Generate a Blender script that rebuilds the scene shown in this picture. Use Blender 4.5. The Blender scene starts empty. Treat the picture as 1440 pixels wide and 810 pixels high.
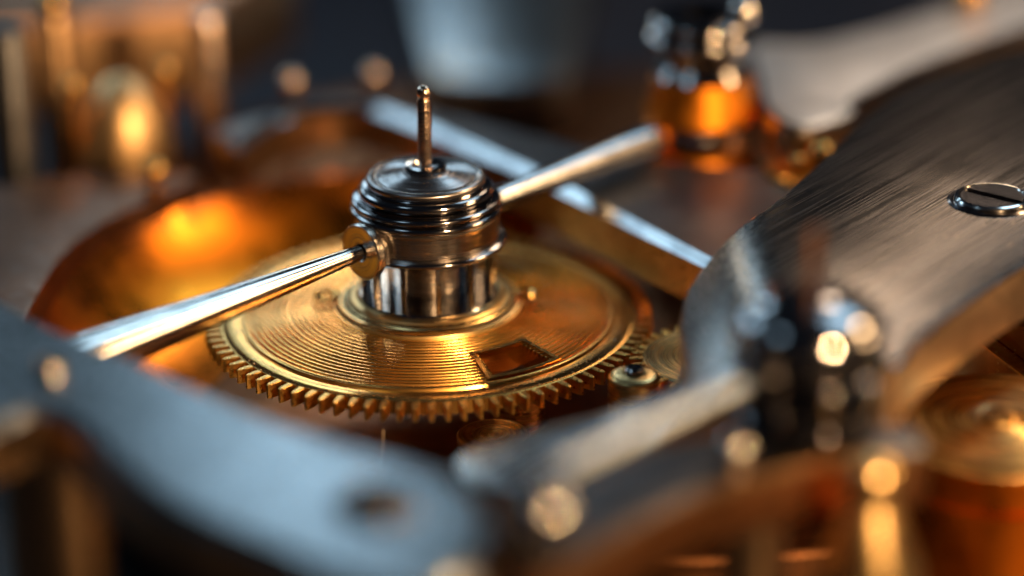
# A macro view into a mechanical watch movement: brass wheel, steel arbor, bridges.
# One Blender unit is the radius of the large wheel (about 4 mm).
import bpy, bmesh, math, random
from mathutils import Vector, Matrix
random.seed(7)
R = math.radians
scene = bpy.context.scene
col = scene.collection

# ---------------------------------------------------------------- places (world coordinates)
CAM_LOC = (0.375, -11.74, 5.052)
CAM_RIGHT = (0.999945, -0.004058, -0.009654)
CAM_UP = (0.010472, 0.387494, 0.921813)
CAM_BACK = (-0.0, -0.921863, 0.387516)
BRIDGE = [(2.017, 0.732), (1.74, 0.123), (1.473, -0.395), (1.209, -0.722), (1.102, -0.853), (1.058, -1.05), (1.044, -1.303), (1.039, -1.534), (0.961, -1.53), (0.825, -1.442), (0.595, -1.536), (0.369, -1.686), (0.176, -1.827), (0.151, -2.011), (0.26, -2.163), (0.475, -2.109), (0.856, -1.997), (1.109, -1.88), (1.3, -1.86), (1.55, -1.9), (1.76, -2.03), (1.836, -1.997), (1.953, -1.768), (2.163, -1.46), (2.452, -1.078), (2.772, -0.76), (3.088, -0.525), (3.338, 0.352), (3.158, 1.819), (2.374, 1.289), (2.104, 0.9)]
BRIDGE_SCREW = (2.436, -0.364, 0.65)
LEFT_PLATE = [(-2.103, -0.782), (-1.666, -1.293), (-1.33, -1.668), (-1.025, -1.93), (-0.728, -2.231), (-0.395, -2.53), (-0.03, -2.769), (0.197, -2.952), (0.3, -3.21), (0.285, -3.513), (0.139, -3.795), (-0.065, -3.768), (-0.378, -3.498), (-0.761, -3.176), (-1.02, -2.83), (-1.171, -2.54), (-1.341, -2.339), (-1.475, -2.474), (-1.756, -2.614)]
LUG_SCREW = (-0.089, -3.16, 0.65)
LEFT_SCREW_A = (-1.358, -2.045, 0.65)
LEFT_SCREW_B = (-1.604, -1.81, 0.65)
FRAME_EDGE = [(1.579, -0.662), (1.251, -0.177), (0.449, 1.029), (-0.19, 1.83), (-0.451, 2.024), (-0.767, 1.87), (-1.093, 1.509), (-1.461, 1.067), (-1.67, 0.601), (-1.718, -0.177), (-1.69, -0.95)]
FG_TOP = (1.456, -2.252, 1.043)
FG_PLATE = [(0.33, -3.001), (0.727, -2.54), (1.101, -2.313), (1.794, -2.209), (1.866, -2.45), (1.55, -2.513), (1.203, -2.676), (0.912, -2.907), (0.556, -3.289), (0.389, -3.335)]
FG_ROD_END = (0.405, -2.837, 0.554)
FG_ROD_TIP = (1.239, -2.527, 0.776)
PILLAR_TOP = (1.639, -2.754, 0.623)
DISC = (0.28, -1.021, -0.1)
PINION = (0.898, -0.648, -0.02)
BARREL = (2.233, -1.379, 0.1)
BG_ARBOR = (1.318, 1.521, 0.1)
BG_ARM = [(1.601, 1.76), (1.626, 2.336), (1.978, 2.384), (2.598, 2.859), (3.251, 3.57), (3.78, 3.833), (3.618, 3.017), (3.074, 2.529), (2.473, 1.957), (2.069, 1.419), (2.047, 1.23), (1.769, 1.014), (1.618, 1.223)]
BG_BLOCK = [(-0.245, 5.142), (-0.157, 4.295), (-0.021, 3.768), (0.671, 3.682), (0.784, 4.13), (0.876, 5.103), (0.959, 6.353), (-0.306, 6.4)]
P300 = (-1.191, 2.4, 0.0)
P190 = (-1.472, 1.501, 0.4)
P85 = (-1.969, 2.305, 0.2)
P60 = (-1.724, -0.026, 0.1)
P210 = (-1.328, 0.843, 0.4)
P125 = (-1.699, 1.54, 0.5)
P530 = (-0.315, 2.352, 0.4)
P1150 = (1.853, 1.115, 0.3)
P1360 = (2.838, 2.889, 0.5)
P935 = (1.126, 1.631, 0.4)
P420 = (-0.693, 1.908, 0.4)
ROD_L = ((-0.233, -0.307, 0.45), (-1.327, -1.382, 0.45))
ROD_R = ((0.283, 0.29, 0.45), (1.036, 1.096, 0.45))

# ---------------------------------------------------------------- camera
cam_data = bpy.data.cameras.new('camera')
cam_data.lens = 100; cam_data.sensor_width = 36
cam_data.clip_start = 0.1; cam_data.clip_end = 200
cam_data.dof.use_dof = True
cam_data.dof.focus_distance = 12.2
cam_data.dof.aperture_fstop = 0.132
cam = bpy.data.objects.new('camera', cam_data); col.objects.link(cam)
cr, cu, cb = Vector(CAM_RIGHT), Vector(CAM_UP), Vector(CAM_BACK)
cam.matrix_world = Matrix(((cr.x, cu.x, cb.x, CAM_LOC[0]), (cr.y, cu.y, cb.y, CAM_LOC[1]),
                           (cr.z, cu.z, cb.z, CAM_LOC[2]), (0, 0, 0, 1)))
scene.camera = cam

# ---------------------------------------------------------------- world and lamps
world = bpy.data.worlds.new('World'); scene.world = world; world.use_nodes = True
bg = world.node_tree.nodes['Background']
bg.inputs[0].default_value = (0.55, 0.7, 1.0, 1); bg.inputs[1].default_value = 0.012

def area(name, loc, target, sx, sy, color, power):
    d = bpy.data.lights.new(name, 'AREA'); d.shape = 'RECTANGLE'; d.size = sx; d.size_y = sy
    d.color = color; d.energy = power
    o = bpy.data.objects.new(name, d); col.objects.link(o)
    o.location = loc
    o.rotation_euler = (Vector(target) - Vector(loc)).to_track_quat('-Z', 'Y').to_euler()
    return o
COOL = (0.56, 0.82, 1.0); WARM = (1.0, 0.6, 0.28)
area('cool_overhead', (8.0, 7.6, 14.0), (0, 0, 0.3), 6.0, 6.0, COOL, 520)
area('cool_window', (-7.8, 6.3, 7.2), (0.3, 0, 0.3), 4.6, 3.4, COOL, 200)
area('cool_back', (-1.4, 10.0, 7.2), (-0.3, -2.5, 0.6), 1.5, 1.1, COOL, 54)
area('cool_low', (-6.0, 9.6, 4.6), (0.8, -1.0, 0.5), 2.2, 1.6, COOL, 75)
area('cool_mid', (-1.8, 10.6, 4.3), (1.2, -1.0, 0.5), 2.2, 0.8, COOL, 28)  # fill lamp added to lift the dark band on the bridge fold
area('cool_top', (-4.5, -3.5, 9.5), (0, 0, 0.3), 2.0, 2.0, COOL, 40)
area('warm_key', (5.5, -9.0, 4.6), (0.4, -0.3, 0), 0.6, 0.6, WARM, 1650)
area('warm_side', (11, -1.6, 3.6), (0, 0, 0.2), 2.8, 1.8, WARM, 330)
area('warm_high', (8.6, 0.7, 6.8), (-0.5, 0.3, 0), 1.8, 1.6, WARM, 400)
area('warm_back', (4.2, 10.0, 7.6), (1.2, -1.5, 0.5), 1.3, 1.3, (1.0, 0.72, 0.49), 85)
area('warm_low', (-0.9, 6.9, 2.75), (-0.4, 0.3, 0), 0.55, 0.3, (1.0, 0.78, 0.48), 9)

scene.view_settings.view_transform = 'Standard'; scene.view_settings.look = 'None'
scene.view_settings.gamma = 1.0; scene.view_settings.use_curve_mapping = False
scene.view_settings.exposure = 0.0
scene.cycles.use_denoising = True
scene.cycles.max_bounces = 10; scene.cycles.glossy_bounces = 8
scene.cycles.sample_clamp_indirect = 12.0
scene.cycles.blur_glossy = 0.3

# ---------------------------------------------------------------- materials
def metal(name, color, rough, aniso=0.0, tangent=None, grain=None, gdir=0.0, bump=0.15, gscale=90.0,
          vary=0.25, color2=None, specks=0.0):
    """Metal. grain: 'turned' (lathe rings round local Z), 'brushed' (straight, along angle gdir), 'sand'."""
    m = bpy.data.materials.new(name); m.use_nodes = True
    nt = m.node_tree; N = nt.nodes; L = nt.links
    b = N['Principled BSDF']
    b.inputs['Metallic'].default_value = 1.0
    b.inputs['Base Color'].default_value = (*color, 1)
    b.inputs['Roughness'].default_value = rough
    b.inputs['Anisotropic'].default_value = aniso
    tc = N.new('ShaderNodeTexCoord')
    # broad uneven tone: wear, oil film
    nz = N.new('ShaderNodeTexNoise'); nz.inputs['Scale'].default_value = 5.0; nz.inputs['Detail'].default_value = 5
    L.new(tc.outputs['Object'], nz.inputs['Vector'])
    c2 = color2 or tuple(c * 0.72 for c in color)
    mix = N.new('ShaderNodeMix'); mix.data_type = 'RGBA'
    mix.inputs['A'].default_value = (*c2, 1); mix.inputs['B'].default_value = (*color, 1)
    rmp = N.new('ShaderNodeMapRange'); rmp.inputs['From Min'].default_value = 0.3; rmp.inputs['From Max'].default_value = 0.6
    L.new(nz.outputs['Fac'], rmp.inputs['Value']); L.new(rmp.outputs['Result'], mix.inputs['Factor'])
    L.new(mix.outputs['Result'], b.inputs['Base Color'])
    if tangent:
        tg = N.new('ShaderNodeTangent'); tg.direction_type = 'RADIAL'; tg.axis = tangent
        L.new(tg.outputs['Tangent'], b.inputs['Tangent'])
    g = None
    if grain == 'turned':
        sep = N.new('ShaderNodeSeparateXYZ'); L.new(tc.outputs['Object'], sep.inputs[0])
        cmb = N.new('ShaderNodeCombineXYZ'); L.new(sep.outputs['X'], cmb.inputs['X']); L.new(sep.outputs['Y'], cmb.inputs['Y'])
        ln = N.new('ShaderNodeVectorMath'); ln.operation = 'LENGTH'; L.new(cmb.outputs[0], ln.inputs[0])
        c3 = N.new('ShaderNodeCombineXYZ'); L.new(ln.outputs['Value'], c3.inputs['X']); L.new(sep.outputs['Z'], c3.inputs['Y'])
        g = N.new('ShaderNodeTexNoise'); g.inputs['Scale'].default_value = gscale; g.inputs['Detail'].default_value = 3
        L.new(c3.outputs[0], g.inputs['Vector'])
    elif grain == 'brushed':
        mp = N.new('ShaderNodeMapping'); mp.inputs['Rotation'].default_value = (0, 0, -gdir)
        mp2 = N.new('ShaderNodeMapping'); mp2.inputs['Scale'].default_value = (0.008, 1.0, 1.0)
        L.new(tc.outputs['Object'], mp.inputs['Vector']); L.new(mp.outputs[0], mp2.inputs['Vector'])
        g = N.new('ShaderNodeTexNoise'); g.inputs['Scale'].default_value = gscale; g.inputs['Detail'].default_value = 1.5
        g.inputs['Roughness'].default_value = 0.5
        L.new(mp2.outputs[0], g.inputs['Vector'])
    elif grain == 'sand':
        g = N.new('ShaderNodeTexNoise'); g.inputs['Scale'].default_value = gscale; g.inputs['Detail'].default_value = 3
        L.new(tc.outputs['Object'], g.inputs['Vector'])
    if grain == 'brushed':                            # bright and dull scratches
        sr = N.new('ShaderNodeMapRange'); sr.inputs['From Min'].default_value = 0.32; sr.inputs['From Max'].default_value = 0.68
        sr.inputs['To Min'].default_value = 0.5; sr.inputs['To Max'].default_value = 1.3
        L.new(g.outputs['Fac'], sr.inputs['Value'])
        mu = N.new('ShaderNodeVectorMath'); mu.operation = 'SCALE'
        L.new(mix.outputs['Result'], mu.inputs[0]); L.new(sr.outputs['Result'], mu.inputs['Scale'])
        L.new(mu.outputs['Vector'], b.inputs['Base Color'])
    rr = N.new('ShaderNodeMapRange')
    rr.inputs['From Min'].default_value = 0.3; rr.inputs['From Max'].default_value = 0.7
    rr.inputs['To Min'].default_value = rough * (1 - vary); rr.inputs['To Max'].default_value = rough * (1 + vary)
    L.new((g or nz).outputs['Fac'], rr.inputs['Value'])
    L.new(rr.outputs['Result'], b.inputs['Roughness'])
    if g and bump:
        bp = N.new('ShaderNodeBump'); bp.inputs['Strength'].default_value = bump; bp.inputs['Distance'].default_value = 0.01
        L.new(g.outputs['Fac'], bp.inputs['Height']); L.new(bp.outputs['Normal'], b.inputs['Normal'])
    return m

M = {}
M['brass_wheel'] = metal('grooved_brass', (0.86, 0.46, 0.12), 0.2, aniso=0.8, tangent='Z', grain='turned', bump=0.05, gscale=70)
M['brass'] = metal('brass', (0.83, 0.48, 0.14), 0.22, grain='sand', bump=0.05, gscale=40)
M['brass_teeth'] = metal('cut_brass', (0.88, 0.50, 0.13), 0.32, grain='sand', bump=0.06, gscale=60)
M['brass_turned'] = metal('turned_brass', (0.82, 0.56, 0.24), 0.27, aniso=0.7, tangent='Z', grain='turned', bump=0.25, gscale=45)
M['amber'] = metal('amber_gilding', (0.75, 0.185, 0.012), 0.34, color2=(0.70, 0.165, 0.011))
M['bronze'] = metal('dark_bronze', (0.30, 0.13, 0.055), 0.4, grain='turned', bump=0.15, gscale=30)
M['bronze_wall'] = metal('brown_bronze', (0.52, 0.33, 0.18), 0.32, grain='sand', bump=0.08, gscale=30)
M['steel'] = metal('polished_steel', (0.38, 0.37, 0.38), 0.11, grain='turned', bump=0.10, gscale=60)
M['steel_turned'] = metal('turned_steel', (0.60, 0.55, 0.50), 0.22, aniso=0.5, tangent='Z', grain='turned', bump=0.35, gscale=85)
M['steel_dark'] = metal('dark_steel', (0.16, 0.16, 0.18), 0.2, grain='turned', bump=0.08, gscale=40)
M['rod'] = metal('rod_steel', (0.66, 0.65, 0.64), 0.15, grain='turned', bump=0.04, gscale=50)
M['pin'] = metal('pin_steel', (0.74, 0.56, 0.44), 0.2, grain='turned', bump=0.2, gscale=60)
M['bridge'] = metal('brushed_bridge', (0.21, 0.19, 0.178), 0.25, grain='brushed', gdir=R(52), bump=0.16, gscale=135, vary=0.25, color2=(0.21, 0.19, 0.178))
M['bridge_wall'] = metal('bridge_wall', (0.62, 0.42, 0.26), 0.42, grain='sand', bump=0.15, gscale=35)
M['plate_blue'] = metal('satin_steel', (0.28, 0.315, 0.345), 0.29, grain='sand', bump=0.05, gscale=40)
M['frame'] = metal('frame_steel', (0.13, 0.135, 0.15), 0.38, grain='brushed', gdir=R(30), bump=0.15, gscale=110)
M['chamfer'] = metal('polished_bevel', (0.42, 0.44, 0.46), 0.24, grain='brushed', gdir=R(123), bump=0.1, gscale=60, color2=(0.22, 0.23, 0.25))
M['brass_bright'] = metal('bright_brass', (0.88, 0.60, 0.26), 0.27)
M['steel_cap'] = metal('cap_steel', (0.36, 0.34, 0.34), 0.24, aniso=0.6, tangent='Z', grain='turned', bump=0.15, gscale=60)
M['arm_steel'] = metal('arm_steel', (0.74, 0.72, 0.71), 0.46, grain='sand', bump=0.06, gscale=30)
M['rod_satin'] = metal('satin_rod', (0.25, 0.30, 0.36), 0.27, grain='turned', bump=0.05, gscale=50)
M['bronze_deep'] = metal('deep_bronze', (0.17, 0.085, 0.05), 0.42, grain='sand', bump=0.1, gscale=20)
M['amber_satin'] = metal('satin_amber', (0.80, 0.26, 0.02), 0.42)
M['chrome'] = metal('chrome_dome', (0.42, 0.42, 0.44), 0.11)
M['gun_steel'] = metal('gun_steel', (0.18, 0.18, 0.20), 0.10)
M['gun_turned'] = metal('gun_turned', (0.16, 0.15, 0.15), 0.12, grain='turned', bump=0.04, gscale=40)
M['edge_steel'] = metal('edge_steel', (0.42, 0.39, 0.37), 0.22, grain='sand', bump=0.06, gscale=60)
M['rod_silver'] = metal('silver_rod', (0.46, 0.47, 0.49), 0.2, grain='turned', bump=0.05, gscale=50)
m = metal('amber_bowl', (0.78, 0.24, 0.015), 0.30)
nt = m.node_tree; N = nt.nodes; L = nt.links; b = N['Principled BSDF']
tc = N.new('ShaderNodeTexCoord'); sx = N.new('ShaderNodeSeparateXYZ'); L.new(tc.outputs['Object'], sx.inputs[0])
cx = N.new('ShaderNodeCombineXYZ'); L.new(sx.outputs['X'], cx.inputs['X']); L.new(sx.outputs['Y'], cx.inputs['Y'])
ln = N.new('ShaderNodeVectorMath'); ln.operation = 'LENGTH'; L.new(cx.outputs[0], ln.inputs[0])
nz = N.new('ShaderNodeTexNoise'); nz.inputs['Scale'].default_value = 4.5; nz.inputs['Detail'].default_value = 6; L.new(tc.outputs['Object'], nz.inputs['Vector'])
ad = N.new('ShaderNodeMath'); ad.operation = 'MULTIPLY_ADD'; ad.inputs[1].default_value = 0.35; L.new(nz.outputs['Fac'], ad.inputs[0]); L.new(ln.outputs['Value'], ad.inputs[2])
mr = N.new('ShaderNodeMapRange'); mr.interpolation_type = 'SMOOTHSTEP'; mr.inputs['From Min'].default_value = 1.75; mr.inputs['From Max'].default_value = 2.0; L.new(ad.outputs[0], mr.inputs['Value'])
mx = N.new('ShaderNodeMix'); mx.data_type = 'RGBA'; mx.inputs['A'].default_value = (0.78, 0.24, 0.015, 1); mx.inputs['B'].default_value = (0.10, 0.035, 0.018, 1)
L.new(mr.outputs['Result'], mx.inputs['Factor']); L.new(mx.outputs['Result'], b.inputs['Base Color'])   # rim painted darker, as shade round the warm glow
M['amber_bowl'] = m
M['brass_satin'] = metal('satin_brass', (0.80, 0.54, 0.27), 0.44, grain='sand', bump=0.08, gscale=20)
M['bronze_satin'] = metal('satin_bronze', (0.32, 0.18, 0.11), 0.46, grain='sand', bump=0.1, gscale=20)

def dielectric(name, color, rough):
    m = bpy.data.materials.new(name); m.use_nodes = True
    nt = m.node_tree; b = nt.nodes['Principled BSDF']
    nz = nt.nodes.new('ShaderNodeTexNoise'); nz.inputs['Scale'].default_value = 8
    rp = nt.nodes.new('ShaderNodeMix'); rp.data_type = 'RGBA'
    rp.inputs['A'].default_value = (*[c * 0.7 for c in color], 1); rp.inputs['B'].default_value = (*color, 1)
    nt.links.new(nz.outputs['Fac'], rp.inputs['Factor']); nt.links.new(rp.outputs['Result'], b.inputs['Base Color'])
    b.inputs['Roughness'].default_value = rough
    return m
M['table'] = dielectric('dark_bench_mat', (0.018, 0.02, 0.032), 0.55)
M['bore'] = dielectric('dark_bore', (0.01, 0.009, 0.008), 0.6)
M['fibre'] = dielectric('pale_fibre', (0.6, 0.45, 0.3), 0.6)

# ---------------------------------------------------------------- helpers
def link(name, me, mats, parent=None, smooth=30):
    for m in (mats if isinstance(mats, (list, tuple)) else [mats]):
        me.materials.append(M[m])
    if smooth:
        for p in me.polygons: p.use_smooth = True
        me.set_sharp_from_angle(angle=R(smooth))
    o = bpy.data.objects.new(name, me); col.objects.link(o)
    if parent: o.parent = parent
    return o

def tag(o, label, cat, group=None):
    o['label'] = label; o['category'] = cat
    if group: o['group'] = group
    return o

def structure(o):
    o['kind'] = 'structure'; return o

def thing(name, label, cat, loc=(0, 0, 0), rz=0.0, s=1.0, group=None):
    o = bpy.data.objects.new(name, None); col.objects.link(o)
    o.empty_display_size = 0.1
    o.location = loc; o.rotation_euler = (0, 0, rz); o.scale = (s, s, s)
    return tag(o, label, cat, group)

def lathe_mesh(name, prof, seg=96, closed=False, a0=0.0, a1=2 * math.pi):
    """prof: list of (r, z). closed joins the last ring to the first."""
    full = abs(a1 - a0 - 2 * math.pi) < 1e-6
    n = seg if full else seg + 1
    vs, fs, rings = [], [], []
    for r, z in prof:
        if r < 1e-6 and full:
            rings.append([len(vs)] * n); vs.append((0, 0, z))
        else:
            rings.append(list(range(len(vs), len(vs) + n)))
            for i in range(n):
                a = a0 + (a1 - a0) * i / seg
                vs.append((r * math.cos(a), r * math.sin(a), z))
    pairs = list(zip(rings[:-1], rings[1:]))
    if closed: pairs.append((rings[-1], rings[0]))
    for A, B in pairs:
        for i in range(seg):
            j = (i + 1) % n
            f = []
            for v in (A[i], A[j], B[j], B[i]):
                if v not in f: f.append(v)
            if len(f) > 2: fs.append(f)
    if not full and closed:
        fs.append([rg[0] for rg in rings]); fs.append([rg[-1] for rg in reversed(rings)])
    me = bpy.data.meshes.new(name); me.from_pydata(vs, [], fs)
    bm = bmesh.new(); bm.from_mesh(me); bmesh.ops.recalc_face_normals(bm, faces=bm.faces); bm.to_mesh(me); bm.free()
    return me

def lathe(name, prof, mat, parent=None, seg=96, closed=False, smooth=30, **k):
    return link(name, lathe_mesh(name, prof, seg, closed, **k), mat, parent, smooth)

def arc(cx, cz, r, d0, d1, n=6):
    return [(cx + r * math.cos(R(d0 + (d1 - d0) * i / n)), cz + r * math.sin(R(d0 + (d1 - d0) * i / n))) for i in range(n + 1)]

def smooth_loop(pts, sub=5, corners=()):
    """Closed Catmull-Rom through pts; indices in corners stay sharp."""
    n = len(pts); out = []
    P = [Vector(p) for p in pts]
    for i in range(n):
        p1, p2 = P[i], P[(i + 1) % n]
        p0 = P[i - 1] if i not in corners else p1 - (p2 - p1)
        p3 = P[(i + 2) % n] if (i + 1) % n not in corners else p2 + (p2 - p1)
        for k in range(sub):
            t = k / sub
            out.append(0.5 * ((2 * p1) + (p2 - p0) * t + (2 * p0 - 5 * p1 + 4 * p2 - p3) * t * t + (3 * p1 - p0 - 3 * p2 + p3) * t ** 3))
    return [tuple(v) for v in out]

def plate(name, loop, z0, z1, mats, parent=None, bevel=0.02, segs=2, cuts=None, zfun=None, smooth=30):
    """A flat plate: mats = (top, wall, bevel). Outline loop of (x, y), thickness z0..z1."""
    bm = bmesh.new()
    vt = [bm.verts.new((x, y, z1)) for x, y in loop]
    top = bm.faces.new(vt)
    if top.normal.z < 0 or sum(loop[i - 1][0] * loop[i][1] - loop[i][0] * loop[i - 1][1] for i in range(len(loop))) < 0:
        top.normal_flip()
    r = bmesh.ops.extrude_face_region(bm, geom=[top])
    up = [f for f in r['geom'] if isinstance(f, bmesh.types.BMFace)]
    vup = set(v for f in up for v in f.verts)
    for v in bm.verts:
        if v not in vup: v.co.z = z0
    bmesh.ops.recalc_face_normals(bm, faces=bm.faces)
    bm.faces.ensure_lookup_table()
    topf = max(bm.faces, key=lambda f: f.calc_center_median().z if len(f.verts) > 4 else -9)
    for f in bm.faces: f.material_index = 1
    topf.material_index = 0
    if bevel:
        rb = bmesh.ops.bevel(bm, geom=list(topf.edges), offset=bevel, segments=segs, profile=0.6, affect='EDGES', clamp_overlap=True)
        for f in rb['faces']: f.material_index = 2
    if cuts:
        for co, no in cuts:
            bmesh.ops.bisect_plane(bm, geom=list(bm.verts) + list(bm.edges) + list(bm.faces), plane_co=co, plane_no=no, dist=1e-5)
    bmesh.ops.triangulate(bm, faces=[f for f in bm.faces if len(f.verts) > 4])
    if zfun:
        for v in bm.verts: v.co.z += zfun(v.co.x, v.co.y)
    me = bpy.data.meshes.new(name); bm.to_mesh(me); bm.free()
    return link(name, me, mats, parent, smooth)

def orient(o, origin, direction):
    o.location = origin
    o.rotation_euler = Vector(direction).to_track_quat('Z', 'Y').to_euler()
    return o

def box_mesh(name, sx, sy, sz, bev=0.0):
    bm = bmesh.new(); bmesh.ops.create_cube(bm, size=1.0)
    for v in bm.verts: v.co = Vector((v.co.x * sx, v.co.y * sy, v.co.z * sz))
    if bev: bmesh.ops.bevel(bm, geom=list(bm.edges), offset=bev, segments=2, profile=0.6, affect='EDGES')
    me = bpy.data.meshes.new(name); bm.to_mesh(me); bm.free()
    return me

# ---------------------------------------------------------------- the setting
me = bpy.data.meshes.new('bench_surface')
me.from_pydata([(-30, -30, -1.3), (30, -30, -1.3), (30, 40, -1.3), (-30, 40, -1.3)], [], [(0, 1, 2, 3)])
structure(link('bench_surface', me, 'table', smooth=0))
base = lathe('base_plate', [(0, -0.5), (3.15, -0.5), (3.18, -0.53), (3.18, -0.8), (0, -0.8)], 'bronze', seg=160)
base.location = (1.0, 1.75, 0)
structure(base)

# ---------------------------------------------------------------- large wheel
TOOTH_R = 0.945
def tooth_mesh(name, rr, h, wid, th, tip=0.35):
    """one gear tooth pointing along +X, top at z=0"""
    ol = [(rr - 0.02, -wid / 2), (rr + h * 0.45, -wid / 2 * 0.95), (rr + h * 0.8, -wid / 2 * 0.75), (rr + h, -wid / 2 * tip),
          (rr + h, wid / 2 * tip), (rr + h * 0.8, wid / 2 * 0.75), (rr + h * 0.45, wid / 2 * 0.95), (rr - 0.02, wid / 2)]
    bm = bmesh.new()
    a = [bm.verts.new((x, y, -0.004)) for x, y in ol]
    c = [bm.verts.new((x, y, -th)) for x, y in ol]
    t = bm.faces.new(a); bm.faces.new(list(reversed(c)))
    for i in range(len(ol)):
        j = (i + 1) % len(ol); bm.faces.new((a[j], a[i], c[i], c[j]))
    bmesh.ops.recalc_face_normals(bm, faces=bm.faces)
    bmesh.ops.bevel(bm, geom=[e for e in t.edges], offset=wid * 0.1, segments=1, affect='EDGES')
    me = bpy.data.meshes.new(name); bm.to_mesh(me); bm.free()
    return me

def add_teeth(root, n, rr, h, wid, th, mat='brass_teeth', z=0.0, phase=0.0):
    me = tooth_mesh('tooth', rr, h, wid, th)
    me.materials.append(M[mat])
    for i in range(n):
        o = bpy.data.objects.new('tooth', me); col.objects.link(o); o.parent = root
        o.rotation_euler = (0, 0, phase + 2 * math.pi * i / n); o.location = (0, 0, z)

def wheel_disc(name, prof, zbot, rin, windows, mat, parent, seg=240):
    """prof: (r, z) outwards on the top; windows: (r0, r1, a0, a1) in degrees are cut through"""
    bm = bmesh.new()
    grid = [[bm.verts.new((r * math.cos(2 * math.pi * i / seg), r * math.sin(2 * math.pi * i / seg), z)) for i in range(seg)] for r, z in prof]
    bot = [[bm.verts.new((r * math.cos(2 * math.pi * i / seg), r * math.sin(2 * math.pi * i / seg), zbot)) for i in range(seg)] for r, z in prof]
    def cut(k, i):
        r = (prof[k][0] + prof[k + 1][0]) / 2; a = (i + 0.5) * 360 / seg
        for r0, r1, a0, a1 in windows:
            if r0 < r < r1 and (a - a0) % 360 < (a1 - a0): return True
        return False
    K = len(prof) - 1
    for k in range(K):
        for i in range(seg):
            j = (i + 1) % seg
            if cut(k, i):
                for dk, di in ((1, 0), (-1, 0), (0, 1), (0, -1)):
                    kk, ii = k + dk, (i + di) % seg
                    if 0 <= kk < K and not cut(kk, ii):
                        if dk == 1: e = ((k + 1, i), (k + 1, j))
                        elif dk == -1: e = ((k, i), (k, j))
                        elif di == 1: e = ((k, j), (k + 1, j))
                        else: e = ((k, i), (k + 1, i))
                        (p, q), (s, t) = e
                        bm.faces.new((grid[p][q], grid[s][t], bot[s][t], bot[p][q]))
                continue
            bm.faces.new((grid[k][i], grid[k + 1][i], grid[k + 1][j], grid[k][j]))
            bm.faces.new((bot[k][j], bot[k + 1][j], bot[k + 1][i], bot[k][i]))
    for i in range(seg):
        j = (i + 1) % seg
        bm.faces.new((grid[K][i], bot[K][i], bot[K][j], grid[K][j]))
        bm.faces.new((grid[0][j], bot[0][j], bot[0][i], grid[0][i]))
    bmesh.ops.delete(bm, geom=[v for v in bm.verts if not v.link_faces], context='VERTS')
    bmesh.ops.recalc_face_normals(bm, faces=bm.faces)
    me = bpy.data.meshes.new(name); bm.to_mesh(me); bm.free()
    return link(name, me, mat, parent, 35)

wheel = thing('gear_wheel', 'large brass gear wheel with grooved face and a cut window, under the steel arbor', 'gear wheel')
prof = [(0.20, 0.075), (0.40, 0.075), (0.405, 0.06), (0.42, 0.055)]
NG = 17
for g in range(NG):                                   # concentric grooves on a slightly conical face
    r0 = 0.42 + g * 0.0245; zc = 0.055 - 0.05 * g / NG
    if g == NG - 1: zc += 0.004
    for f, d in ((0.06, -0.002), (0.2, 0.003), (0.5, 0.003), (0.62, -0.002), (0.72, -0.018), (0.92, -0.018)):
        prof.append((r0 + 0.0245 * f, zc + (d if g < NG - 1 else d * 0.15)))
prof += [(0.84, -0.002), (0.87, 0.0), (0.922, 0.0), (0.932, -0.004)]
disc = wheel_disc('wheel_disc', prof, -0.065, 0.2, [(0.60, 0.78, 292, 314)], 'brass_wheel', wheel)
add_teeth(wheel, 90, 0.928, 0.075, 0.030, 0.068)
for (x, y) in ((-0.455, 0.03), (0.425, 0.035)):
    o = lathe('eyelet', [(0.035, 0.0), (0.05, 0.012), (0.062, 0.0), (0.05, -0.012)], 'brass', wheel, 32, closed=True, smooth=80)
    o.location = (x, y, 0.075)
wheel_boss = lathe('boss_ring', [(0.29, 0.04), (0.42, 0.05), (0.415, 0.064), (0.40, 0.068), (0.395, 0.075), (0.38, 0.078), (0.372, 0.086), (0.352, 0.09), (0.345, 0.098), (0.325, 0.1), (0.318, 0.095), (0.29, 0.09)], 'brass_turned', wheel, 128, closed=True)
# lip round the cut window
A0, A1, R0, R1, LW = R(291), R(315), 0.594, 0.786, 0.019
def sector(d):
    n = 14; p = []
    for k in range(n + 1): a = A0 - d / R1 + (A1 - A0 + 2 * d / R1) * k / n; p.append(((R1 + d) * math.cos(a), (R1 + d) * math.sin(a)))
    for k in range(n + 1): a = A1 + d / R0 - (A1 - A0 + 2 * d / R0) * k / n; p.append(((R0 - d) * math.cos(a), (R0 - d) * math.sin(a)))
    return p
inn, out = sector(0), sector(LW); nn = len(inn)
bm = bmesh.new()
zl = lambda x, y: 0.070 - 0.13 * (math.hypot(x, y) - 0.42)
rows = [[bm.verts.new((x, y, z)) for x, y, z in row] for row in (
    [(x, y, zl(x, y) - 0.02) for x, y in out], [(x, y, zl(x, y)) for x, y in out], [(x, y, zl(x, y)) for x, y in inn], [(x, y, -0.07) for x, y in inn], [(x, y, -0.07) for x, y in out])]
for q in range(5):
    for k in range(nn):
        bm.faces.new((rows[q][k], rows[q][(k + 1) % nn], rows[(q + 1) % 5][(k + 1) % nn], rows[(q + 1) % 5][k]))
bmesh.ops.recalc_face_normals(bm, faces=bm.faces)
me = bpy.data.meshes.new('window_lip'); bm.to_mesh(me); bm.free()
link('window_lip', me, 'brass', wheel)

# ---------------------------------------------------------------- the arbors
def bead(r, z, rad, n=8):
    return arc(r, z, rad, -80, 80, n)

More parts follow.
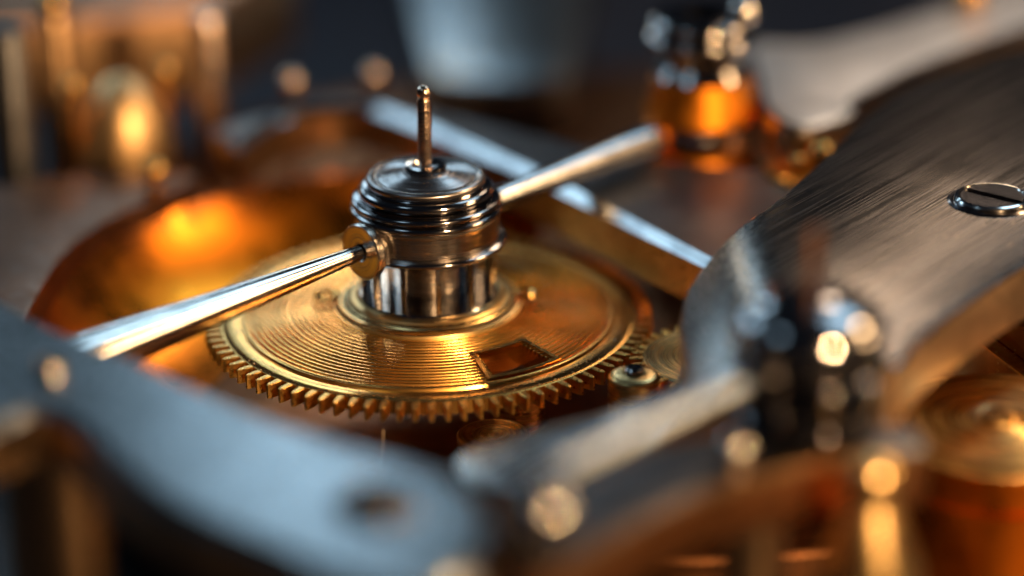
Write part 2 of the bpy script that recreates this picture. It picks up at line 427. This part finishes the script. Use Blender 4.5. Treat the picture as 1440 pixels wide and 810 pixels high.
def make_arbor(name, label, loc, rz=0.0, s=1.0, group=None, boss=True, cage=True, shine='steel', top='steel_cap', turned='steel_turned', pinmat='pin', dome=None):
    t = thing(name, label, 'arbor', loc, rz, s, group)
    lathe('base_flange', [(0.10, 0.05), (0.31, 0.05), (0.316, 0.08), (0.316, 0.108), (0.308, 0.118), (0.10, 0.118)], shine, t, 128)
    if cage:                                          # slotted cage: ribbed core and upright posts
        core = [(0.125, 0.11)]
        for k in range(9):
            z = 0.12 + k * 0.026
            core += [(0.128, z), (0.135, z + 0.008), (0.135, z + 0.018)]
        core += [(0.128, 0.36), (0.10, 0.36)]
        lathe('core', core, turned, t, 96)
        post = box_mesh('post', 0.03, 0.022, 0.25, 0.005); post.materials.append(M['steel'])
        for k in range(12):
            a = 2 * math.pi * (k + 0.35) / 12
            o = bpy.data.objects.new('post', post); col.objects.link(o); o.parent = t
            o.location = (0.288 * math.cos(a), 0.288 * math.sin(a), 0.228); o.rotation_euler = (0, 0, a)
    else:
        lathe('lower_barrel', [(0.10, 0.11), (0.30, 0.11), (0.30, 0.30), (0.29, 0.34), (0.10, 0.34)], turned, t, 96)
    # ledge and turned band
    lathe('ledge', [(0.12, 0.338), (0.315, 0.338), (0.34, 0.345)] + arc(0.342, 0.362, 0.012, -60, 85, 5) + [(0.325, 0.379), (0.30, 0.384), (0.12, 0.384)], shine, t, 128)
    lathe('band', [(0.14, 0.38), (0.315, 0.38), (0.32, 0.385), (0.322, 0.49), (0.316, 0.498), (0.14, 0.498)], turned, t, 128)
    if dome:
        lathe('dome', [(0.2, 0.494), (0.318, 0.494), (0.328, 0.51), (0.33, 0.535), (0.322, 0.58), (0.30, 0.62), (0.262, 0.655), (0.21, 0.682), (0.15, 0.70), (0.08, 0.708)], dome, t, 128, smooth=50)
    else:
        # stacked rings and concave cap
        rings = [(0.2, 0.494), (0.305, 0.494)] + bead(0.322, 0.514, 0.016) + [(0.318, 0.532)] + bead(0.316, 0.551, 0.015) + [(0.296, 0.569)]
        rings += [(0.296, 0.574)] + arc(0.272, 0.597, 0.026, -70, 80, 8) + [(0.262, 0.624), (0.258, 0.629)]
        lathe('ring_stack', rings + [(0.2, 0.629)], shine, t, 128, smooth=40)
        cap = [(0.2, 0.625), (0.252, 0.625)] + arc(0.243, 0.645, 0.021, -60, 100, 8) + [(0.228, 0.658)]
        r = 0.224; z = 0.657
        while r > 0.10:                                   # turning ridges on the hollow top
            cap += [(r, z), (r - 0.008, z + 0.0035), (r - 0.014, z - 0.001)]; r -= 0.018; z += 0.0036
        cap += [(0.09, z), (0.05, z)]
        lathe('cap', cap, top, t, 128, smooth=40)
    lathe('collar', [(0.034, 0.66), (0.09, 0.66), (0.093, 0.70), (0.086, 0.712), (0.062, 0.714), (0.052, 0.70), (0.034, 0.695)], shine, t, 64)
    lathe('pin', [(0.0, 0.62), (0.031, 0.62), (0.031, 1.005), (0.027, 1.014), (0.026, 1.022)] + arc(0.0, 1.045, 0.033, -42, 90, 8), pinmat, t, 40, smooth=45)
    if boss:
        b = lathe('side_boss', [(0.0, -0.06), (0.10, -0.06), (0.10, 0.012), (0.122, 0.014), (0.126, 0.02), (0.126, 0.052), (0.121, 0.058), (0.042, 0.058), (0.034, 0.048), (0.032, 0.01), (0, 0.01)], turned, t, 64)
        d = Vector((math.cos(R(222)), math.sin(R(222)), 0))
        orient(b, d * 0.325 + Vector((0, 0, 0.40)), d)
        h = lathe('bore', [(0.0, 0.0), (0.034, 0.0), (0.034, 0.004), (0, 0.004)], 'bore', b, 32); h.location = (0, 0, 0.012)
    return t

make_arbor('arbor', 'polished steel arbor with stacked rings and an upright pin, standing on the grooved wheel', (0, 0, 0))
FG_S = 0.74
make_arbor('arbor', 'blurred steel arbor with upright pin, standing in front of the brushed bridge', (FG_TOP[0], FG_TOP[1], 0.49), R(3.6), FG_S, cage=False, shine='gun_steel', top='gun_steel', turned='gun_turned', pinmat='bronze_deep', dome='chrome').scale = (FG_S * 1.12, FG_S * 1.12, FG_S)
ca = thing('column', 'dark polished steel column with amber sleeves as orange reflections, behind the light grey arm', 'column', (BG_ARBOR[0], BG_ARBOR[1], -0.38))
lathe('shaft', [(0, 0), (0.30, 0), (0.30, 0.18), (0.27, 0.2), (0.25, 0.22), (0.24, 0.62), (0.26, 0.66), (0.26, 0.74), (0.235, 0.78), (0.235, 1.0), (0.20, 1.05), (0.2, 1.2)], 'steel', ca, 64)
lathe('ring', [(0.1, 1.15), (0.25, 1.15)] + bead(0.25, 1.18, 0.03) + [(0.23, 1.22)] + bead(0.23, 1.26, 0.03) + [(0.1, 1.3)], 'steel', ca, 64)
lathe('reflection_sleeve', [(0.24, 0.36), (0.33, 0.36), (0.265, 0.62), (0.24, 0.64)], 'amber_satin', ca, 64)  # amber parts added in place of orange reflections on the steel
o = lathe('ball', arc(0, 0.0, 0.07, -90, 90, 10), 'rod', ca, 32); o.location = (0.19, -0.12, 1.34)
lathe('reflection_sleeve', [(0.22, 0.79), (0.285, 0.79), (0.24, 0.99), (0.22, 1.0)], 'amber_satin', ca, 64)
o = lathe('side_knob', arc(0, 0.0, 0.085, -90, 90, 10), 'amber', ca, 32); o.location = (-0.22, -0.14, 0.72)

# ---------------------------------------------------------------- tapered rods
def rod(label, tip, end, r_tip, r_end, neck=True, cap=False, mat='rod'):
    v = Vector(end) - Vector(tip); ln = v.length
    p = [(0, -0.07), (0.017, -0.07), (0.018, 0.0), (0.022, 0.012)] if neck else [(0, 0.0)]
    p += [(r_tip, 0.02)] + [(r_tip + (r_end - r_tip) * k / 12, 0.02 + (ln - 0.04) * k / 12) for k in range(1, 13)]
    p += [(r_end * 0.9, ln), (0, ln)] if not cap else arc(0, ln, r_end, 0, 90, 6)
    o = lathe('tapered_rod', p, mat, None, 64, smooth=40)
    orient(o, tip, v)
    return tag(o, label, 'rod')
dl = Vector((math.cos(R(222)), math.sin(R(222)), 0))
tipL = dl * 0.372 + Vector((0, 0, 0.40))
endL = Vector((-1.50, -1.50, 0.39))
rod('polished tapered steel rod pointing into the side bore of the pinned arbor on the wheel', tipL, endL, 0.034, 0.115)
rod('polished steel rod leaving the wheel arbor toward the dark arbor with amber sleeves as orange reflections', (0.215, 0.222, 0.42), (1.035, 1.07, 0.42), 0.05, 0.082, neck=False, cap=True, mat='rod_silver')
fa = Vector((FG_TOP[0], FG_TOP[1], 0.49))
df = Vector((math.cos(R(225.6)), math.sin(R(225.6)), 0))
tipF = fa + df * 0.372 * FG_S + Vector((0, 0, 0.40 * FG_S))
rod('blurred tapered rod pointing into the blurred arbor before the brushed bridge', tipF, (0.43, -3.30, 0.80), 0.036, 0.078, mat='rod_satin')

# ---------------------------------------------------------------- frame round the wheel
frame = thing('frame_plate', 'dark steel frame with bright slanted edge round the large wheel', 'frame')
FE = FRAME_EDGE[:6] + [(-0.95, 1.42)]
loop = smooth_loop(FE, 5, corners=(0, 1, 2, 6))[:6 * 5 + 1]
outer = [(-1.12, 1.72), (-0.62, 2.05), (-0.32, 2.08), (0.25, 1.75), (0.95, 1.2), (1.75, 0.95), (2.1, 0.4), (2.1, -0.75)]
plate('frame_body', loop + outer, 0.06, 0.30, ('frame', 'bronze_wall', 'chamfer'), frame, bevel=0.04, segs=1)

sp = thing('side_plate', 'dark brown bronze side plate edging the amber bowl, below the gilded drum', 'plate')
plate('side_body', smooth_loop([(-1.17, 1.39), (-1.50, 0.92), (-1.69, 0.41), (-1.75, -0.35), (-1.76, -0.85), (-2.3, -0.85), (-2.5, 0.4), (-2.2, 1.3), (-1.45, 1.5)], 4, corners=(4, 5)), -0.1, 0.14, ('bronze_deep', 'bronze_deep', 'bronze_deep'), sp, bevel=0.03)
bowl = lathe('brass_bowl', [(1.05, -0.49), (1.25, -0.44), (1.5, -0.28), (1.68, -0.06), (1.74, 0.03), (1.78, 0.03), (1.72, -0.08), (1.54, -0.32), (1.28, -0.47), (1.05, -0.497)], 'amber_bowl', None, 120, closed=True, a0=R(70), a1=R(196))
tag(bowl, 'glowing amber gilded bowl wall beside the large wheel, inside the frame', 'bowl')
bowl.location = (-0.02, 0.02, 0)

# ---------------------------------------------------------------- brushed bridge on the right
def sm(t):
    t = min(max(t, 0.0), 1.0); return t * t * t * (t * (6 * t - 15) + 10)
bridge = thing('bridge', 'wide dark brushed steel bridge with a curved edge, holding the slotted screw', 'bridge')
bl = smooth_loop(BRIDGE, 4)
cuts = [((0.66 + 0.025 * k, 0, 0), (1, 0, 0)) for k in range(34)]
plate('bridge_body', bl, 0.40, 0.65, ('bridge', 'bridge_wall', 'edge_steel'), bridge, bevel=0.018, cuts=cuts,
      zfun=lambda x, y: -0.45 * (1 - sm((x - 0.65) / 0.85)), smooth=50)

def slotted_screw(label, loc, r, ang, mat='steel_dark', rim='steel', h=0.045):
    t = thing('screw', label, 'screw', loc, ang)
    lathe('screw_seat', [(r * 1.0, 0.0), (r * 1.0, 0.006), (r * 1.10, 0.008), (r * 1.16, 0.0)], 'steel_dark', t, 64, closed=True)
    lathe('head_rim', [(r * 0.8, h * 0.4), (r * 0.86, h * 0.96), (r * 0.90, h), (r * 0.955, h * 0.86), (r * 0.985, h * 0.6), (r * 0.985, -0.01), (r * 0.8, -0.01)], rim, t, 64, closed=True)
    w = r * 0.10
    bm = bmesh.new()
    for sgn in (1, -1):                               # two half discs either side of the slot
        rr = r * 0.845; a0 = math.asin(w / rr)
        pts = [(rr * math.cos(a0 + (math.pi - 2 * a0) * k / 24), sgn * rr * math.sin(a0 + (math.pi - 2 * a0) * k / 24)) for k in range(25)]
        a = [bm.verts.new((x, y, h * 0.8)) for x, y in pts]; c = [bm.verts.new((x, y, -0.005)) for x, y in pts]
        bm.faces.new(a)
        for i in range(len(pts)):
            j = (i + 1) % len(pts); bm.faces.new((a[j], a[i], c[i], c[j]))
    bmesh.ops.recalc_face_normals(bm, faces=bm.faces)
    for f in bm.faces:
        if len(f.verts) > 4 and f.normal.z < 0: f.normal_flip()
    bmesh.ops.bevel(bm, geom=[e for e in bm.edges if all(v.co.z > 0 for v in e.verts)], offset=r * 0.03, segments=2, affect='EDGES')
    me = bpy.data.meshes.new('screw_head'); bm.to_mesh(me); bm.free()
    link('screw_head', me, mat, t)
    lathe('slot_floor', [(0, 0.004), (r * 0.84, 0.004), (r * 0.84, -0.01), (0, -0.01)], 'steel_dark', t, 32)
    return t
slotted_screw('slotted polished steel screw with bright rim set into the brushed bridge', (BRIDGE_SCREW[0], BRIDGE_SCREW[1], 0.652), 0.165, R(-38), 'steel_dark', 'rod', 0.028)

# ---------------------------------------------------------------- satin plate in the foreground
lp = thing('satin_plate', 'blurred pale blue satin steel plate curving in front of the large wheel', 'plate')
plate('plate_body', smooth_loop(LEFT_PLATE, 5), 0.42, 0.65, ('plate_blue', 'bronze_wall', 'plate_blue'), lp, bevel=0.045, segs=1)
slotted_screw('blurred dark screw on the rounded lug of the pale blue plate', (LUG_SCREW[0], LUG_SCREW[1], 0.652), 0.13, R(25), 'bore', 'steel_dark', 0.03)
slotted_screw('small grey screw on the pale blue plate near the thick end of the rod', (LEFT_SCREW_A[0], LEFT_SCREW_A[1], 0.652), 0.06, R(60))

# ---------------------------------------------------------------- foreground bar, pillar, knob
fb = thing('support_bar', 'blurred dark steel bar carrying the blurred arbor before the bridge', 'bar')
plate('bar_body', smooth_loop(FG_PLATE, 5), 0.28, 0.5, ('frame', 'bronze', 'bronze_wall'), fb, bevel=0.035)
o = lathe('stud', [(0, 0.0), (0.03, 0.0), (0.03, 0.03)] + arc(0, 0.075, 0.06, -50, 90, 8), 'rod', fb, 32); o.location = (1.17, -2.6, 0.5)
o = lathe('pillar', [(0, -1.3), (0.19, -1.3), (0.19, -0.02), (0.19, 0.1), (0.185, 0.18), (0.175, 0.21), (0.165, 0.235), (0.088, 0.43), (0.083, 0.44), (0.08, 0.45), (0.08, 0.5)] + arc(0.0, 0.53, 0.095, -30, 90, 8), 'brass_bright', None, 48)
o.location = (PILLAR_TOP[0], PILLAR_TOP[1], 0.0)
tag(o, 'polished brass pillar with a rounded top standing before the blurred arbor', 'pillar')
k = thing('rod_clamp', 'blurred steel clamp with a ball knob at the thick rod end', 'clamp', (0.42, -3.32, 0.5))
o = link('clamp_block', box_mesh('clamp_block', 0.16, 0.16, 0.34, 0.02), 'steel_dark', k); o.location = (0, 0, 0.17); o.rotation_euler = (0, 0, R(45))
o = lathe('knob', [(0, -0.14), (0.03, -0.14), (0.03, -0.06)] + arc(0, 0.0, 0.085, -60, 90, 8), 'rod', k, 32); o.location = (0.06, -0.10, 0.25); o.rotation_euler = (R(60), 0, R(30))

# ---------------------------------------------------------------- small wheels near the bridge
sw = thing('small_gear', 'small brass gear meshing with the large wheel beneath the bridge', 'gear wheel', (1.245, -0.478, -0.01))
lathe('small_gear_disc', [(0.05, 0.0), (0.30, 0.0), (0.31, -0.01), (0.31, -0.10), (0.05, -0.10)], 'brass_turned', sw, 64, closed=True)
add_teeth(sw, 32, 0.305, 0.06, 0.034, 0.10)
cp = thing('bearing_cap', 'small domed brass cap with a bright screw beside the large wheel teeth', 'cap', (0.885, -0.86, -0.02))
lathe('cap_body', [(0, -0.25), (0.11, -0.25), (0.11, 0.07)] + arc(0.08, 0.075, 0.03, 0, 80, 4) + [(0.04, 0.11), (0, 0.11)], 'brass_turned', cp, 48)
lathe('screw_head', [(0.042, 0.10), (0.042, 0.125), (0.034, 0.133), (0, 0.133)], 'steel', cp, 32)
o = lathe('brass_disc', [(0, -0.26), (0.15, -0.26), (0.155, -0.265), (0.155, -0.5), (0, -0.5)], 'brass_turned', None, 64)
o.location = (0.29, -0.84, 0.06); tag(o, 'turned brass disc below the front teeth of the large wheel', 'disc')

o = lathe('bushing', [(0, -0.5), (0.11, -0.5), (0.11, -0.2), (0.09, -0.18), (0.05, -0.18), (0.045, -0.2), (0, -0.2)], 'brass_turned', None, 48)
o.location = (0.40, -0.42, 0); tag(o, 'turned brass bushing seen through the cut window of the large wheel', 'bushing')
# barrel and block under the bridge
br = thing('barrel', 'pale gold turned barrel tucked under the brown edge of the bridge', 'barrel', (BARREL[0] + 0.1, BARREL[1] + 0.0, 0))
bp = [(0, 0.13), (0.06, 0.13), (0.07, 0.10)]
r = 0.08
while r < 0.42:
    bp += [(r, 0.10), (r + 0.012, 0.105), (r + 0.02, 0.10)]; r += 0.026
bp += [(0.46, 0.09), (0.475, 0.07)]
lathe('barrel_lid', bp, 'brass_turned', br, 96)
lathe('barrel_drum', [(0.475, 0.07), (0.48, 0.05), (0.48, -0.02), (0.46, -0.03), (0.46, -0.09), (0.48, -0.1), (0.48, -0.45), (0, -0.45)], 'amber', br, 96)
bk = thing('brass_block', 'stepped brass block beneath the right end of the brushed bridge', 'block', (2.75, -0.45, 0))
for (sx, sy, z0, z1) in ((0.7, 0.7, -0.5, 0.05), (0.55, 0.55, 0.05, 0.22), (0.4, 0.42, 0.22, 0.40)):
    o = link('step', box_mesh('step', sx, sy, z1 - z0 - 0.002, 0.02), 'brass', bk); o.location = (0, 0, (z0 + z1) / 2); o.rotation_euler = (0, 0, R(20))

# ---------------------------------------------------------------- things behind
ba = thing('curved_arm', 'blurred light grey steel arm with a rounded end behind the brushed bridge', 'arm')
plate('arm_body', smooth_loop(BG_ARM, 5), 0.30, 0.5, ('arm_steel', 'bronze_wall', 'chamfer'), ba, bevel=0.03)
bb = thing('grey_block', 'blurred blue grey steel block behind the bright frame edge', 'block')
plate('block_body', smooth_loop(BG_BLOCK, 6), -0.49, -0.2, ('plate_blue', 'frame', 'plate_blue'), bb, bevel=0.1, zfun=lambda x, y: max(0.0, 0.11 * (y - 3.2)) + 0.05 * x)
tag(lathe('knob', arc(0, 0.09, 0.09, -30, 90, 8), 'brass', None, 32), 'brass knob on the far end of the light grey arm', 'knob').location = (P1360[0], P1360[1], 0.5)
gw = thing('small_gear', 'blurred small brass gear with bright knobs under the light grey arm', 'gear wheel', (1.83, 0.93, 0.36))
lathe('gear_disc', [(0.0, 0.03), (0.05, 0.03), (0.06, 0.0), (0.2, -0.04), (0.2, -0.12), (0, -0.12)], 'amber_satin', gw, 64)
add_teeth(gw, 22, 0.195, 0.05, 0.034, 0.1, z=-0.03)
lathe('shaft', [(0.06, -0.1), (0.06, -0.86), (0, -0.86)], 'brass', gw, 32)
for (x, y, r) in ((0.02, -0.02, 0.065), (-0.1, -0.06, 0.04), (0.12, 0.05, 0.04)):
    o = lathe('knob', arc(0, r, r, -60, 90, 8), 'brass', gw, 32); o.location = (x, y, -0.02)

def post(label, loc, r, h, mat, ball=0.0, group=None):
    t = thing('post', label, 'post', loc, 0, 1, group)
    lathe('shaft', [(0, 0), (r * 1.25, 0), (r * 1.25, 0.06), (r, 0.07), (r, h - 0.03), (r * 0.85, h), (0, h)], mat, t, 40)
    if ball: lathe('ball', arc(0, h + ball * 0.8, ball, -60, 90, 8), 'brass', t, 32)
    return t
post('blurred tall brown post with a brightly lit top behind the amber bowl', (P300[0], P300[1], -0.5), 0.085, 1.15, 'pin')
post('blurred brass post with a round ball tip behind the gilded drum', (P85[0], P85[1], -0.5), 0.09, 1.2, 'bronze_wall', 0.07)
post('blurred grey steel post standing beside the domed gilded drum', (-2.12, 1.75, -0.5), 0.11, 1.3, 'frame')
gb = thing('gilded_drum', 'blurred domed gilded drum catching warm light behind the amber bowl', 'drum', (-1.60, 1.95, 0.05))
lathe('dome', [(0.24, 0.0), (0.24, 0.02)] + [(0.24 * math.cos(R(a)), 0.02 + 0.42 * math.sin(R(a))) for a in range(10, 91, 10)], 'brass_satin', gb, 48, smooth=60)
lathe('pedestal', [(0, -0.5), (0.2, -0.5), (0.2, 0.0), (0.22, 0.0), (0.22, 0.01), (0, 0.01)], 'bronze', gb, 48)
for (x, y) in ((-0.22, -0.12), (0.22, 0.12)):
    o = lathe('rivet', [(0.025, -0.3)] + arc(0, 0.42, 0.05, -60, 90, 8), 'brass', gb, 24); o.location = (x, y, 0.0)
fbz = thing('bronze_bar', 'blurred brown bronze bar lying far behind the posts', 'bar')
plate('bar_body', [(-3.6, 3.2), (-3.3, 3.0), (-1.3, 3.6), (-0.9, 4.6), (-1.2, 5.2), (-3.6, 5.2)], -0.2, 0.35, ('bronze_satin', 'bronze_wall', 'bronze_satin'), fbz, bevel=0.08)
for i, (x, y, lab) in enumerate(((-0.33, 2.3, 'thin brass stud with a ball head behind the frame corner, nearest the grey block'), (-0.75, 2.2, 'thin brass stud with a ball head behind the frame corner, toward the tall brown post'))):
    o = lathe('stud', [(0, -0.5), (0.025, -0.5), (0.025, 0.3)] + arc(0, 0.36, 0.055, -60, 90, 8), 'pin', None, 32); o.location = (x, y, 0)
    tag(o, lab, 'stud')
o = lathe('stud', [(0, 0.14), (0.03, 0.14), (0.03, 0.17)] + arc(0, 0.22, 0.062, -60, 90, 8), 'brass', None, 32); o.location = (-1.36, 1.27, 0)
tag(o, 'small round brass stud on the dark brown plate above the amber bowl', 'stud')
# supporting pillars under plates
def support(label, x, y, z1, r, mat='brass'):
    o = lathe('pillar', [(0, -1.3), (r * 1.3, -1.3), (r * 1.3, -1.2), (r, -1.18), (r, z1), (0, z1)], mat, None, 40)
    o.location = (x, y, 0); return tag(o, label, 'pillar')
support('brown pillar under the outer edge of the pale blue plate', -1.36, -2.05, 0.415, 0.2, 'bronze_wall')
support('brown pillar under the screw lug of the pale blue plate', -0.05, -3.2, 0.415, 0.14, 'bronze_wall')
support('brown pillar under the blurred dark bar', 1.25, -2.5, 0.275, 0.12, 'bronze_wall')

# loose fibre hanging from a tooth
fp = [Vector((-0.17 - 0.03 * (k / 10) ** 2, -1.0 - 0.006 * k, -0.1 - 0.022 * k)) for k in range(11)]
vs = [(p + Vector((0.0025 * math.cos(q * 2.094), 0.0025 * math.sin(q * 2.094), 0)))[:] for p in fp for q in range(3)]
fs = [(3 * k + q, 3 * k + (q + 1) % 3, 3 * k + 3 + (q + 1) % 3, 3 * k + 3 + q) for k in range(10) for q in range(3)]
me = bpy.data.meshes.new('fibre'); me.from_pydata(vs, [], fs)
tag(link('fibre', me, 'fibre'), 'fine pale fibre hanging from a front tooth of the large wheel', 'fibre')

# dust grains lying on the bridge and the wheel
bm = bmesh.new()
def grain(x, y, z, r):
    q = bmesh.ops.create_icosphere(bm, subdivisions=1, radius=r)
    for v in q['verts']: v.co = Vector((v.co.x * random.uniform(0.8, 1.6), v.co.y * random.uniform(0.8, 1.5), v.co.z * 0.7)) + Vector((x, y, z))
for k in range(22):
    u = random.random() ** 0.6
    x = 1.95 + 0.55 * random.random() + 0.3 * u; yb = -1.768 + (x - 1.953) * 1.38
    grain(x, yb + 0.06 + 0.9 * random.random() ** 2.2, 0.652, random.uniform(0.0015, 0.0035))
for k in range(40):
    a = R(random.uniform(190, 350)); r = random.uniform(0.86, 0.93)
    grain(r * math.cos(a), r * math.sin(a), 0.001, random.uniform(0.0015, 0.0035))
me = bpy.data.meshes.new('dust'); bm.to_mesh(me); bm.free()
o = link('dust', me, 'fibre'); o['kind'] = 'stuff'; tag(o, 'fine pale dust grains on the bridge and the wheel rim', 'dust')
